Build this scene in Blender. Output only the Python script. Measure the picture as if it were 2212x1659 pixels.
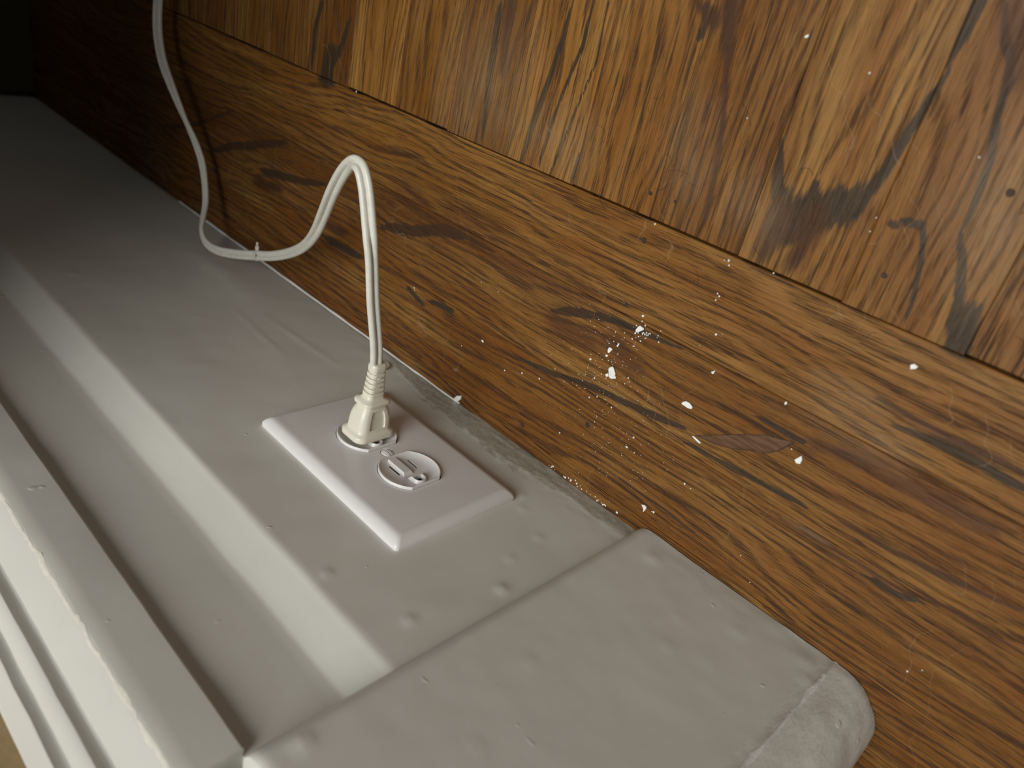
import bpy, bmesh, math, random
from mathutils import Vector, Matrix, noise

# ------------------------------------------------------------------ setup
scn = bpy.context.scene
for o in list(bpy.data.objects):
    bpy.data.objects.remove(o)
random.seed(7)
FL = 83.0                                    # the floor lies 83 mm below the outlet centre


def V(x, y, z):                              # millimetres around the outlet centre -> metres, floor at z = 0
    return Vector((x * .001, y * .001, (z + FL) * .001))


# camera
cd = bpy.data.cameras.new('camera')
cam = bpy.data.objects.new('camera', cd)
scn.collection.objects.link(cam)
rot = Matrix(((0.694724, -0.461547, 0.551664), (0.213017, 0.864588, 0.455095), (-0.68701, -0.198651, 0.698968)))
cam.matrix_world = Matrix.Translation(V(270.089, 251.532, 248.320)) @ rot.to_4x4()
cd.sensor_width = 36.0
cd.sensor_fit = 'HORIZONTAL'
cd.lens = 1683.593 / 2212.0 * 36.0
cd.clip_start = .01
cd.clip_end = 30
cd.dof.use_dof = True
cd.dof.focus_distance = .435
cd.dof.aperture_fstop = 8.6
scn.camera = cam

# world: the dim light of the room around
world = bpy.data.worlds.new('room_light')
scn.world = world
world.use_nodes = True
wb = world.node_tree.nodes['Background']
wb.inputs[0].default_value = (.95, .98, 1.0, 1)
wb.inputs[1].default_value = .085


def area(name, loc, target, size, energy, col):
    ld = bpy.data.lights.new(name, 'AREA')
    ld.shape = 'DISK'
    ld.size = size
    ld.energy = energy
    ld.color = col
    o = bpy.data.objects.new(name, ld)
    scn.collection.objects.link(o)
    o.location = loc
    o.rotation_euler = (Vector(target) - Vector(loc)).to_track_quat('-Z', 'Y').to_euler()
    return o


area('ceiling_lamp', (.55, .62, 2.35), (.05, .05, 0), 1.7, 57, (1, .99, .945))
scn.view_settings.view_transform = 'Standard'
scn.view_settings.look = 'None'
scn.view_settings.gamma = 1
scn.view_settings.use_curve_mapping = False
scn.view_settings.exposure = 0.0

# ------------------------------------------------------------------ helpers


def link(name, bm, mats, parent=None, smooth=True, angle=40):
    me = bpy.data.meshes.new(name)
    bm.normal_update()
    bm.to_mesh(me)
    bm.free()
    return link_mesh(name, me, mats, parent, smooth, angle)


def link_mesh(name, me, mats, parent=None, smooth=True, angle=40):
    for m in (mats if isinstance(mats, (list, tuple)) else [mats]):
        me.materials.append(m)
    if smooth:
        me.polygons.foreach_set('use_smooth', [True] * len(me.polygons))
        try:
            me.set_sharp_from_angle(angle=math.radians(angle))
        except Exception:
            pass
    o = bpy.data.objects.new(name, me)
    scn.collection.objects.link(o)
    if parent:
        o.parent = parent
    return o


def tag(o, label=None, cat=None, group=None, kind=None):
    if label: o['label'] = label
    if cat: o['category'] = cat
    if group: o['group'] = group
    if kind: o['kind'] = kind
    return o


def empty(name, loc=(0, 0, 0)):
    o = bpy.data.objects.new(name, None)
    o.empty_display_size = .01
    o.location = loc
    scn.collection.objects.link(o)
    return o


def box(bm, x0, x1, y0, y1, z0, z1):
    vs = [bm.verts.new(V(x, y, z)) for x in (x0, x1) for y in (y0, y1) for z in (z0, z1)]
    for f in ((0, 1, 3, 2), (4, 6, 7, 5), (0, 4, 5, 1), (2, 3, 7, 6), (0, 2, 6, 4), (1, 5, 7, 3)):
        bm.faces.new([vs[i] for i in f])
    return vs


def bevel_all(bm, w, seg=2):
    bmesh.ops.bevel(bm, geom=bm.edges[:] , offset=w * .001, segments=seg, profile=.5, affect='EDGES')


def rings(bm, loops, cap0=True, cap1=True, closed=True):
    """skin a list of equal-length vertex loops"""
    R = [[bm.verts.new(p) for p in lp] for lp in loops]
    n = len(R[0])
    for a, b in zip(R, R[1:]):
        for i in range(n if closed else n - 1):
            j = (i + 1) % n
            bm.faces.new((a[i], a[j], b[j], b[i]))
    if cap0: bm.faces.new(R[0][::-1])
    if cap1: bm.faces.new(R[-1])
    return R


def rrect(cx, cz, hx, hz, r, y, n=6):
    """rounded rectangle in the wall plane (x, z) at depth y"""
    r = min(r, hx, hz)
    out = []
    for sx, sz, a0 in ((1, 1, 0), (-1, 1, 90), (-1, -1, 180), (1, -1, 270)):
        for k in range(n + 1):
            a = math.radians(a0 + 90 * k / n)
            out.append(V(cx + sx * (hx - r) + r * math.cos(a), y, cz + sz * (hz - r) + r * math.sin(a)))
    return out[::-1]


def extrude_x(bm, prof, x0, x1, closed=True):
    """profile of (y, z) run along x"""
    a = [V(x0, y, z) for y, z in prof]
    b = [V(x1, y, z) for y, z in prof]
    return rings(bm, [a, b], closed, closed, closed)


# ------------------------------------------------------------------ materials


class NT:
    def __init__(self, name):
        self.m = bpy.data.materials.new(name)
        self.m.use_nodes = True
        self.t = self.m.node_tree
        self.b = self.t.nodes['Principled BSDF']

    def n(self, typ, **kw):
        nd = self.t.nodes.new(typ)
        for k, v in kw.items():
            setattr(nd, k, v)
        return nd

    def l(self, a, b):
        self.t.links.new(a, b)

    def val(self, sock, v):
        if hasattr(v, 'links') or isinstance(v, bpy.types.NodeSocket):
            self.l(v, sock)
        else:
            sock.default_value = v

    def math(self, op, a, b=0.0, c=0.0, clamp=False):
        nd = self.n('ShaderNodeMath', operation=op, use_clamp=clamp)
        self.val(nd.inputs[0], a); self.val(nd.inputs[1], b); self.val(nd.inputs[2], c)
        return nd.outputs[0]

    def sstep(self, v, lo, hi, a=0.0, b=1.0):
        nd = self.n('ShaderNodeMapRange', interpolation_type='SMOOTHSTEP')
        self.val(nd.inputs[0], v)
        for i, q in enumerate((lo, hi, a, b)):
            self.val(nd.inputs[1 + i], q)
        return nd.outputs[0]

    def noise(self, vec, scale, detail=2.0, rough=.5, dist=0.0):
        nd = self.n('ShaderNodeTexNoise')
        self.l(vec, nd.inputs['Vector'])
        nd.inputs['Scale'].default_value = scale
        nd.inputs['Detail'].default_value = detail
        nd.inputs['Roughness'].default_value = rough
        nd.inputs['Distortion'].default_value = dist
        return nd.outputs[0]

    def vscale(self, vec, s):
        nd = self.n('ShaderNodeVectorMath', operation='MULTIPLY')
        self.l(vec, nd.inputs[0])
        nd.inputs[1].default_value = s
        return nd.outputs[0]

    def mix(self, f, a, b, mode='MIX'):
        nd = self.n('ShaderNodeMix', data_type='RGBA', blend_type=mode)
        self.val(nd.inputs[0], f)
        for s, q in ((nd.inputs[6], a), (nd.inputs[7], b)):
            if isinstance(q, tuple): s.default_value = (*q, 1)
            else: self.l(q, s)
        return nd.outputs[2]

    def bump(self, h, dist, strength=1.0, prev=None):
        nd = self.n('ShaderNodeBump')
        self.l(h, nd.inputs['Height'])
        nd.inputs['Distance'].default_value = dist * .001
        nd.inputs['Strength'].default_value = strength
        if prev: self.l(prev, nd.inputs['Normal'])
        return nd.outputs[0]

    def pos(self):                            # world position in millimetres
        g = self.n('ShaderNodeNewGeometry')
        return self.vscale(g.outputs['Position'], (1000, 1000, 1000))


def plain(name, col, rough=.4, spec=.5, bump=0, bscale=1.0, metallic=0, vary=1.0):
    k = NT(name)
    k.b.inputs['Base Color'].default_value = (*col, 1)
    k.b.inputs['Roughness'].default_value = rough
    k.b.inputs['Specular IOR Level'].default_value = spec
    k.b.inputs['Metallic'].default_value = metallic
    p = k.pos()
    v = k.noise(p, .25, 3)
    k.l(k.mix(k.sstep(v, .3, .7), tuple(c * (1 - .05 * vary) for c in col), tuple(min(1, c * (1 + .04 * vary)) for c in col)), k.b.inputs['Base Color'])
    if bump:
        k.l(k.bump(k.noise(p, bscale, 2), bump), k.b.inputs['Normal'])
    return k.m


def mat_wood():
    k = NT('oak_floor')
    at = k.n('ShaderNodeAttribute', attribute_name='grain')      # x along, y across, z seed (mm)
    g = at.outputs['Vector']
    oi = k.n('ShaderNodeObjectInfo')
    tone = k.n('ShaderNodeSeparateColor'); k.l(oi.outputs['Color'], tone.inputs[0])
    light, red, pores = tone.outputs[0], tone.outputs[1], tone.outputs[2]
    st = k.n('ShaderNodeAttribute', attribute_name='stain')
    sc = k.n('ShaderNodeSeparateColor'); k.l(st.outputs['Color'], sc.inputs[0])
    # broad figure
    broad = k.noise(k.vscale(g, (.008, .06, 1)), 1.0, 3, .55, .3)
    mid = k.noise(k.vscale(g, (.010, .22, 1)), 1.0, 3, .6, .2)
    fib = k.noise(k.vscale(g, (.022, 1.5, 1)), 1.0, 3.5, .68)
    fine = k.noise(k.vscale(g, (.06, 5.0, 1)), 1.0, 2, .6)
    # growth rings: bands across the board that wander along it
    sep = k.n('ShaderNodeSeparateXYZ'); k.l(g, sep.inputs[0])
    wob = k.noise(k.vscale(g, (.006, .025, 1)), 1.0, 2, .5)
    wob2 = k.noise(k.vscale(g, (.012, .08, 1)), 1.0, 2, .5)
    ph = k.math('ADD', k.math('ADD', sep.outputs[1], k.math('MULTIPLY', wob, 46.0)), k.math('MULTIPLY', wob2, 7.0))
    ring = k.math('SINE', k.math('MULTIPLY', ph, 1.15))
    ring2 = k.math('SINE', k.math('MULTIPLY', ph, .47))
    early = k.sstep(k.math('ADD', ring, k.math('MULTIPLY', ring2, .6)), -.9, 1.5)
    # open pores: short dark dashes along the grain, thickest in the early wood
    p1 = k.noise(k.vscale(g, (.040, 1.9, 1)), 1.0, 2.5, .6)
    p2 = k.noise(k.vscale(g, (.065, 3.3, 1)), 1.0, 2.0, .55)
    th1 = k.math('SUBTRACT', .655, k.math('ADD', k.math('MULTIPLY', early, .12), k.math('MULTIPLY', k.math('SUBTRACT', pores, .5), .12)))
    d1 = k.sstep(k.math('SUBTRACT', p1, th1), -.01, .04)
    d2 = k.sstep(k.math('SUBTRACT', p2, k.math('ADD', th1, -.01)), -.01, .06)
    pore = k.math('MAXIMUM', d1, k.math('MULTIPLY', d2, .75))
    # colours
    base = k.mix(k.sstep(broad, .32, .68), WOOD['mid'], WOOD['gold'])
    base = k.mix(k.math('MULTIPLY', k.sstep(mid, .45, .8), .30), base, WOOD['deep'])
    base = k.mix(k.math('MULTIPLY', red, k.sstep(k.noise(k.vscale(g, (.01, .05, 1)), 1.3, 2), .25, .6)), base, WOOD['red'])
    base = k.mix(k.math('MULTIPLY', early, .28), base, WOOD['deep'])
    hsv = k.n('ShaderNodeHueSaturation')
    hsv.inputs['Saturation'].default_value = 1.12
    k.l(base, hsv.inputs['Color'])
    k.l(k.math('ADD', .36, k.math('MULTIPLY', light, 1.15)), hsv.inputs['Value'])
    base = hsv.outputs[0]
    fb = k.math('ADD', .62, k.math('MULTIPLY', k.sstep(fib, .2, .8), .62))
    fb = k.math('MULTIPLY', fb, k.math('ADD', .8, k.math('MULTIPLY', fine, .4)))
    cc = k.n('ShaderNodeCombineColor')
    for i in range(3): k.l(fb, cc.inputs[i])
    base = k.mix(1.0, base, cc.outputs[0], 'MULTIPLY')
    base = k.mix(k.math('MULTIPLY', pore, .90), base, WOOD['pore'])
    # dark mineral streaks and stains (field drawn on the boards, edges broken along the grain)
    ed = k.noise(k.vscale(g, (.045, .55, 1)), 1.0, 3, .65)
    ed2 = k.noise(k.vscale(g, (.05, 1.5, 1)), 1.0, 2.5, .6)
    edge = k.math('ADD', k.math('MULTIPLY', k.math('SUBTRACT', ed, .5), .65), k.math('MULTIPLY', k.math('SUBTRACT', ed2, .5), .70))
    dk = k.sstep(k.math('ADD', sc.outputs[0], edge), .33, .55)
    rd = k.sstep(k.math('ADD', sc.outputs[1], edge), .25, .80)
    wn = k.math('MULTIPLY', sc.outputs[2], k.sstep(ed2, .2, .7))  # pale worn patches, with a soft floor sheen painted in
    tex = k.math('ADD', .55, k.math('MULTIPLY', fib, .9))
    stc = k.mix(k.sstep(ed2, .3, .7), WOOD['stain'], WOOD['stain2'])
    base = k.mix(k.math('MULTIPLY', dk, k.math('MULTIPLY', tex, .95), clamp=True), base, stc)
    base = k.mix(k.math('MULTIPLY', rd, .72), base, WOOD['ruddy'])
    base = k.mix(k.math('MULTIPLY', wn, .42), base, WOOD['worn'])
    # fine scuffs
    pos = k.pos()
    sw = k.n('ShaderNodeTexWave', wave_type='BANDS'); k.l(pos, sw.inputs['Vector'])
    sw.inputs['Scale'].default_value = .02; sw.inputs['Distortion'].default_value = 22; sw.inputs['Detail'].default_value = 3
    sw.inputs['Detail Scale'].default_value = .9
    scr = k.math('MULTIPLY', k.sstep(sw.outputs[1], .992, 1.0), k.sstep(k.noise(pos, .02, 2), .52, .66))
    base = k.mix(k.math('MULTIPLY', scr, .35), base, WOOD['worn'])
    k.l(base, k.b.inputs['Base Color'])
    r = k.math('ADD', .38, k.math('MULTIPLY', k.noise(pos, .05, 3), .22))
    r = k.math('ADD', r, k.math('MULTIPLY', pore, .2))
    k.l(r, k.b.inputs['Roughness'])
    k.b.inputs['Specular IOR Level'].default_value = .34
    h = k.math('SUBTRACT', k.math('MULTIPLY', fib, .5), k.math('MULTIPLY', pore, 1.0))
    nb = k.bump(h, .16, .8)
    nb = k.bump(k.noise(pos, .03, 2), .5, .5, nb)
    k.l(nb, k.b.inputs['Normal'])
    return k.m


def mat_paint(name, col, dirt=0.0, rough=.33, corner=None):
    """old gloss paint on woodwork: brush marks, small lumps; dirt rubbed in along the floor"""
    k = NT(name)
    p = k.pos()
    v = k.noise(p, .012, 3)
    base = k.mix(k.sstep(v, .3, .7), tuple(c * .95 for c in col), col)
    v2 = k.noise(p, .12, 3)
    base = k.mix(k.math('MULTIPLY', k.sstep(v2, .5, .8), .10), base, (.55, .50, .42))
    sp = k.noise(p, .55, 1)
    base = k.mix(k.math('MULTIPLY', k.sstep(sp, .80, .84), .35), base, (.30, .26, .2))
    sep = k.n('ShaderNodeSeparateXYZ'); k.l(p, sep.inputs[0])
    rag = k.noise(k.vscale(p, (.05, .3, .12)), 1.0, 4, .65)
    rag2 = k.noise(k.vscale(p, (.3, .3, .8)), 1.0, 3, .65)
    if dirt:
        wide = k.math('SUBTRACT', k.sstep(sep.outputs[0], -120, -35, 3.0, 19.0), k.sstep(sep.outputs[0], 35, 75, 0.0, 8.0))
        lim = k.math('MULTIPLY', wide, k.math('ADD', .35 if dirt > .6 else -.45, k.math('MULTIPLY', rag, 1.3 if dirt > .6 else 1.2)))
        zz = k.math('ADD', sep.outputs[2], k.math('MULTIPLY', k.math('SUBTRACT', rag2, .5), 5.0))
        d = k.sstep(k.math('SUBTRACT', lim, zz), -.5, .9)
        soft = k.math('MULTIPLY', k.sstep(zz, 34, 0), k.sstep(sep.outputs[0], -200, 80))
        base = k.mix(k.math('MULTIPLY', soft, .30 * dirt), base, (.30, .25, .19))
        base = k.mix(k.math('MULTIPLY', d, k.math('MULTIPLY', k.sstep(rag2, .25, .65, .25, .85), dirt)), base, (.34, .32, .25))
    if corner:                               # scraped, over-painted corner
        cm = k.sstep(sep.outputs[0], corner - 14, corner + 4)
        scr = k.noise(k.vscale(p, (.22, .22, .07)), 1.0, 4, .7)
        base = k.mix(k.math('MULTIPLY', cm, k.math('MULTIPLY', k.sstep(scr, .57, .70), .40)), base, (.86, .86, .82))
        base = k.mix(k.math('MULTIPLY', cm, k.math('MULTIPLY', k.sstep(scr, .40, .28), .22)), base, (.42, .40, .35))
    k.l(base, k.b.inputs['Base Color'])
    k.l(k.math('ADD', rough - .06, k.math('MULTIPLY', k.noise(p, .07, 2), .16)), k.b.inputs['Roughness'])
    k.b.inputs['Specular IOR Level'].default_value = .5
    nb = k.bump(k.noise(k.vscale(p, (.010, .03, .03)), 1.0, 2, .45), .8, .35)
    nb = k.bump(k.noise(p, .35, 2), .05, .4, nb)
    lump = k.sstep(k.noise(p, .13, 1), .76, .84)
    nb = k.bump(lump, .35, .7, nb)
    if corner:
        nb = k.bump(k.math('MULTIPLY', scr, cm), 1.0, .6, nb)
    k.l(nb, k.b.inputs['Normal'])
    return k.m


WOOD = dict(mid=(.220, .103, .036), gold=(.305, .169, .066), deep=(.115, .050, .017), red=(.165, .062, .020), pore=(.034, .014, .005),
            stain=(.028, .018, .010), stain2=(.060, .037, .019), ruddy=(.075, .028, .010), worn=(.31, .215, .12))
M_WOOD = mat_wood()
M_PAINT = mat_paint('trim_paint', (.70, .695, .635), 1.0)
M_PLINTH = mat_paint('plinth_paint', (.70, .695, .635), .45, .33, 234)
M_CAP = mat_paint('cap_paint', (.70, .695, .635), 0.0, .38)
M_WALL = plain('tan_wall_paint', (.46, .33, .17), .7, .3, .15, .4)
M_PLATE = plain('white_plastic', (.77, .765, .745), .20, .5, vary=.15)
M_RECEP = plain('receptacle_plastic', (.77, .765, .745), .28, .5, vary=.15)
M_DARK = plain('dark_hole', (.004, .004, .004), .8, .1)
M_PLUG = plain('cream_plastic', (.76, .725, .61), .30, .5, .02, 3.0, vary=.3)
M_CORD = plain('ivory_cord_vinyl', (.69, .685, .61), .34, .5, .03, 2.0)
M_TIE = plain('clear_tie_plastic', (.62, .60, .52), .3, .5)
M_CHIP = plain('chip_paint', (.86, .87, .85), .5, .4, .06, 1.2)
M_WORN = plain('worn_highlight_edge', (.80, .80, .76), .4, .5, .15, .8)
M_WORN2 = plain('yellowed_paint_edge', (.78, .76, .67), .4, .5, .15, .8)
M_DUST = plain('plaster_dust', (.62, .58, .50), .8, .2)
k_ = NT('wood_filler')
p_ = k_.pos()
n_ = k_.noise(k_.vscale(p_, (.06, .5, .5)), 1.0, 4, .65)
k_.l(k_.mix(k_.sstep(n_, .32, .68), (.075, .031, .013), (.150, .076, .040)), k_.b.inputs['Base Color'])
k_.b.inputs['Roughness'].default_value = .5
k_.b.inputs['Specular IOR Level'].default_value = .3
k_.l(k_.bump(n_, .5, .8), k_.b.inputs['Normal'])
M_SCAR = k_.m
M_NAIL = plain('nail_hole_filler', (.045, .030, .018), .6, .3)
M_SUB = plain('subfloor_shadow', (.02, .012, .008), .9, .1)
M_DESK = plain('dark_stained_wood', (.10, .085, .045), .6, .25, .05, .2)
M_HAIR = plain('hair', (.10, .05, .025), .5, .3)

# ------------------------------------------------------------------ measured shapes (millimetres on the floor, origin under the outlet)
CORD = [[-19.4,50.0,1.0,0.0,-0.124,0.992],[-19.4,62.0,2.5,0.003,-0.19,0.982],[-20.11,91.0,8.96,0.011,-0.175,0.984],[-22.52,113.12,11.63,0.017,-0.107,0.994],[-26.41,131.13,13.37,-0.658,-0.231,0.716],[-31.98,147.86,14.17,-0.651,-0.32,0.688],[-37.03,154.89,14.35,-0.433,-0.587,0.684],[-43.14,155.49,13.65,0.188,-0.951,0.244],[-52.99,150.6,9.93,0.598,-0.725,-0.342],[-66.23,140.88,4.29,0.656,-0.475,-0.587],[-83.34,125.5,-3.68,0.651,-0.347,-0.675],[-102.79,107.6,-13.85,0.651,-0.331,-0.683],[-128.29,85.07,-26.87,0.673,-0.604,-0.426],[-160.44,62.35,-40.74,0.542,-0.84,-0.026],[-194.1,43.32,-50.47,0.458,-0.888,0.05],[-218.88,31.54,-52.91,0.389,-0.914,0.116],[-237.18,24.7,-52.76,0.339,-0.932,0.131],[-263.33,15.8,-49.87,0.292,-0.949,0.115],[-284.33,11.06,-45.58,0.102,-0.99,-0.094],[-299.79,11.5,-44.05,-0.179,-0.971,-0.161],[-312.6,16.38,-46.33,-0.377,-0.902,-0.211],[-324.03,23.71,-52.9,-0.616,-0.786,0.038],[-333.38,32.05,-59.23,-0.753,-0.657,0.047],[-342.86,44.56,-63.1,-0.812,-0.584,0.0],[-353.94,60.58,-65.22,-0.794,-0.589,0.148],[-365.36,74.55,-64.39,-0.773,-0.634,-0.022],[-375.59,86.86,-61.85,-0.762,-0.552,-0.337],[-385.37,99.21,-59.54,-0.756,-0.655,0.005],[-397.97,112.7,-58.15,-0.639,-0.634,0.435],[-410.88,126.2,-57.66,-0.487,-0.389,0.782],[-420.73,140.49,-58.49,-0.449,-0.186,0.874],[-426.56,153.8,-59.83,-0.476,-0.053,0.878],[-427.97,167.76,-60.75,-0.532,0.059,0.845],[-423.55,185.65,-60.18,-0.547,0.154,0.823],[-408.71,210.32,-55.92,-0.524,0.205,0.827],[-381.11,239.81,-46.68,-0.514,0.221,0.829]]
STAINS = [('d',1.16,2.28,[(-12.1,246.7),(-12.8,229.9),(-15.8,208.8),(-20.4,183.4),(-23.2,162.4)]),('d',1.01,1.18,[(0.6,248.9),(0.6,227.6),(-4.6,205.2),(-7.6,186.9),(-10.0,162.1)]),('d',0.63,0.91,[(9.9,250.5),(11.6,222.5),(7.2,202.8),(3.8,183.8),(-0.5,161.8)]),('d',0.76,1.14,[(15.4,178.5),(14.6,161.6)]),('d',1.23,2.52,[(170.9,255.3),(167.7,237.9),(165.3,221.4),(162.9,209.6),(159.8,199.0)]),('d',4.4,6.51,[(159.0,200.7),(150.9,195.9),(141.3,188.5),(131.7,185.0)]),('d',1.07,4.28,[(139.9,203.0),(141.7,192.7)]),('d',1.06,4.22,[(150.0,203.8),(153.1,196.7)]),('d',0.65,3.68,[(119.0,215.3),(121.3,206.1),(124.8,195.1),(132.9,187.6)]),('g',6.52,4.39,[(130.5,182.5),(129.1,169.1)]),('g',5.34,4.32,[(145.9,188.1),(144.4,170.8)]),('d',0.82,2.68,[(169.9,258.3),(170.8,267.9),(170.6,277.0)]),('r',4.09,5.05,[(180.0,280.2),(186.0,272.4),(192.7,261.8)]),('d',1.14,0.83,[(171.8,195.5),(179.8,200.4),(186.1,201.4),(189.5,193.6),(191.4,187.2),(194.4,175.3),(196.1,163.3)]),('d',1.22,2.26,[(199.6,202.1),(203.8,195.4),(209.2,181.6),(211.4,170.8),(218.0,165.0)]),('d',4.09,4.73,[(215.5,174.7),(216.5,165.3)]),('d',1.43,1.32,[(179.5,278.6),(184.5,267.6),(188.6,263.5),(191.5,255.2),(192.1,249.7),(193.9,241.5),(197.0,232.0),(198.8,219.9),(199.7,210.9),(199.6,202.1)]),('g',1.13,2.5,[(82.4,238.2),(89.8,213.7),(93.5,193.8),(97.2,169.4)]),('d',1.16,1.62,[(65.8,250.9),(65.0,245.9)]),('g',0.94,3.45,[(56.8,258.7),(69.9,253.5)]),('g',5.71,2.26,[(74.9,261.9),(81.7,238.8)]),('d',2.14,1.27,[(-228.4,209.0),(-234.5,189.4),(-233.8,161.8)]),('d',1.36,3.15,[(-194.1,206.7),(-199.4,191.2),(-202.4,182.1),(-211.6,172.7)]),('d',5.97,6.35,[(-213.6,174.3),(-215.4,162.7)]),('d',2.51,1.68,[(-61.7,235.7),(-60.5,206.5),(-56.1,165.0)]),('g',5.51,2.75,[(-54.5,234.7),(-50.9,204.7)]),('d',1.54,2.08,[(-76.2,53.7),(-51.6,57.5)]),('d',1.27,1.87,[(-98.4,54.2),(-82.4,49.4)]),('d',3.25,3.46,[(-132.6,84.0),(-102.8,92.1),(-75.6,102.8),(-53.0,106.7)]),('d',2.02,0.55,[(-53.0,106.7),(-25.4,106.7)]),('d',2.89,0.94,[(24.8,92.0),(44.2,99.9),(64.6,104.6),(79.6,106.2),(108.4,108.6)]),('r',7.82,6.4,[(33.3,87.9),(49.3,86.8)]),('r',6.21,4.91,[(70.4,92.8),(84.9,87.6)]),('d',1.25,1.92,[(7.9,53.8),(34.8,57.1),(62.5,63.5),(99.1,67.4),(123.7,71.4)]),('d',0.91,1.79,[(153.3,96.5),(164.4,96.6),(175.1,96.6),(180.3,97.2)]),('r',2.89,4.58,[(184.3,98.4),(201.1,102.5),(212.4,103.6)]),('g',1.11,1.53,[(188.4,99.4),(201.1,102.5),(212.8,102.6)]),('r',4.37,4.31,[(213.4,101.3),(239.7,103.8),(260.0,102.9)]),('g',1.5,2.31,[(198.0,131.0),(215.3,129.5),(234.0,129.5),(260.5,130.0)]),('d',1.29,1.69,[(208.2,123.1),(226.8,125.1),(245.0,125.0),(264.9,124.3)]),('d',1.21,1.15,[(126.4,64.6),(148.3,65.5),(168.5,67.4),(194.6,68.9)]),('d',3.61,1.78,[(-290.6,73.3),(-262.8,78.0),(-234.6,83.1),(-202.6,90.4)]),('g',6.86,5.06,[(-292.8,62.4),(-265.3,67.7)]),('d',2.65,3.05,[(-369.5,65.8),(-339.5,78.2),(-313.9,86.4),(-258.7,104.6)]),('d',3.23,2.37,[(-195.5,52.4),(-151.4,54.1)]),('g',3.59,3.48,[(-199.9,63.0),(-176.4,64.5)]),('d',2.14,2.67,[(-545.7,60.7),(-541.5,56.4)]),('g',2.46,2.53,[(-463.2,59.5),(-404.9,77.6),(-342.2,105.9)]),('g',2.22,1.53,[(-132.6,134.4),(-109.6,138.4)]),('g',1.36,1.44,[(206.3,71.5),(227.8,72.3),(253.4,74.8),(285.0,79.7)]),('g',0.94,1.25,[(181.5,55.9),(205.0,57.2),(241.1,58.1),(259.1,62.5),(294.7,63.2)]),('d',0.92,1.6,[(225.8,54.3),(242.3,55.4),(251.0,58.6)]),('d',0.65,0.75,[(95.4,22.6),(124.2,23.1),(148.7,21.8)]),('w',17.21,16.35,[(-76.0,191.4),(-42.3,194.5)]),('w',4.34,6.46,[(178.9,126.6),(194.2,125.7)]),('w',8.68,7.56,[(193.3,118.2),(207.4,114.7)]),('w',12.11,11.09,[(201.5,218.8),(212.8,205.3)]),('w',1.63,1.15,[(187.2,58.3),(208.3,58.5)]),('w',10.37,9.15,[(74.9,198.4),(84.1,188.2)]),('w',6.55,6.66,[(125.7,182.9),(110.2,186.0)]),('w',8.25,8.82,[(-45.7,181.1),(14.8,178.4)])]
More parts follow.
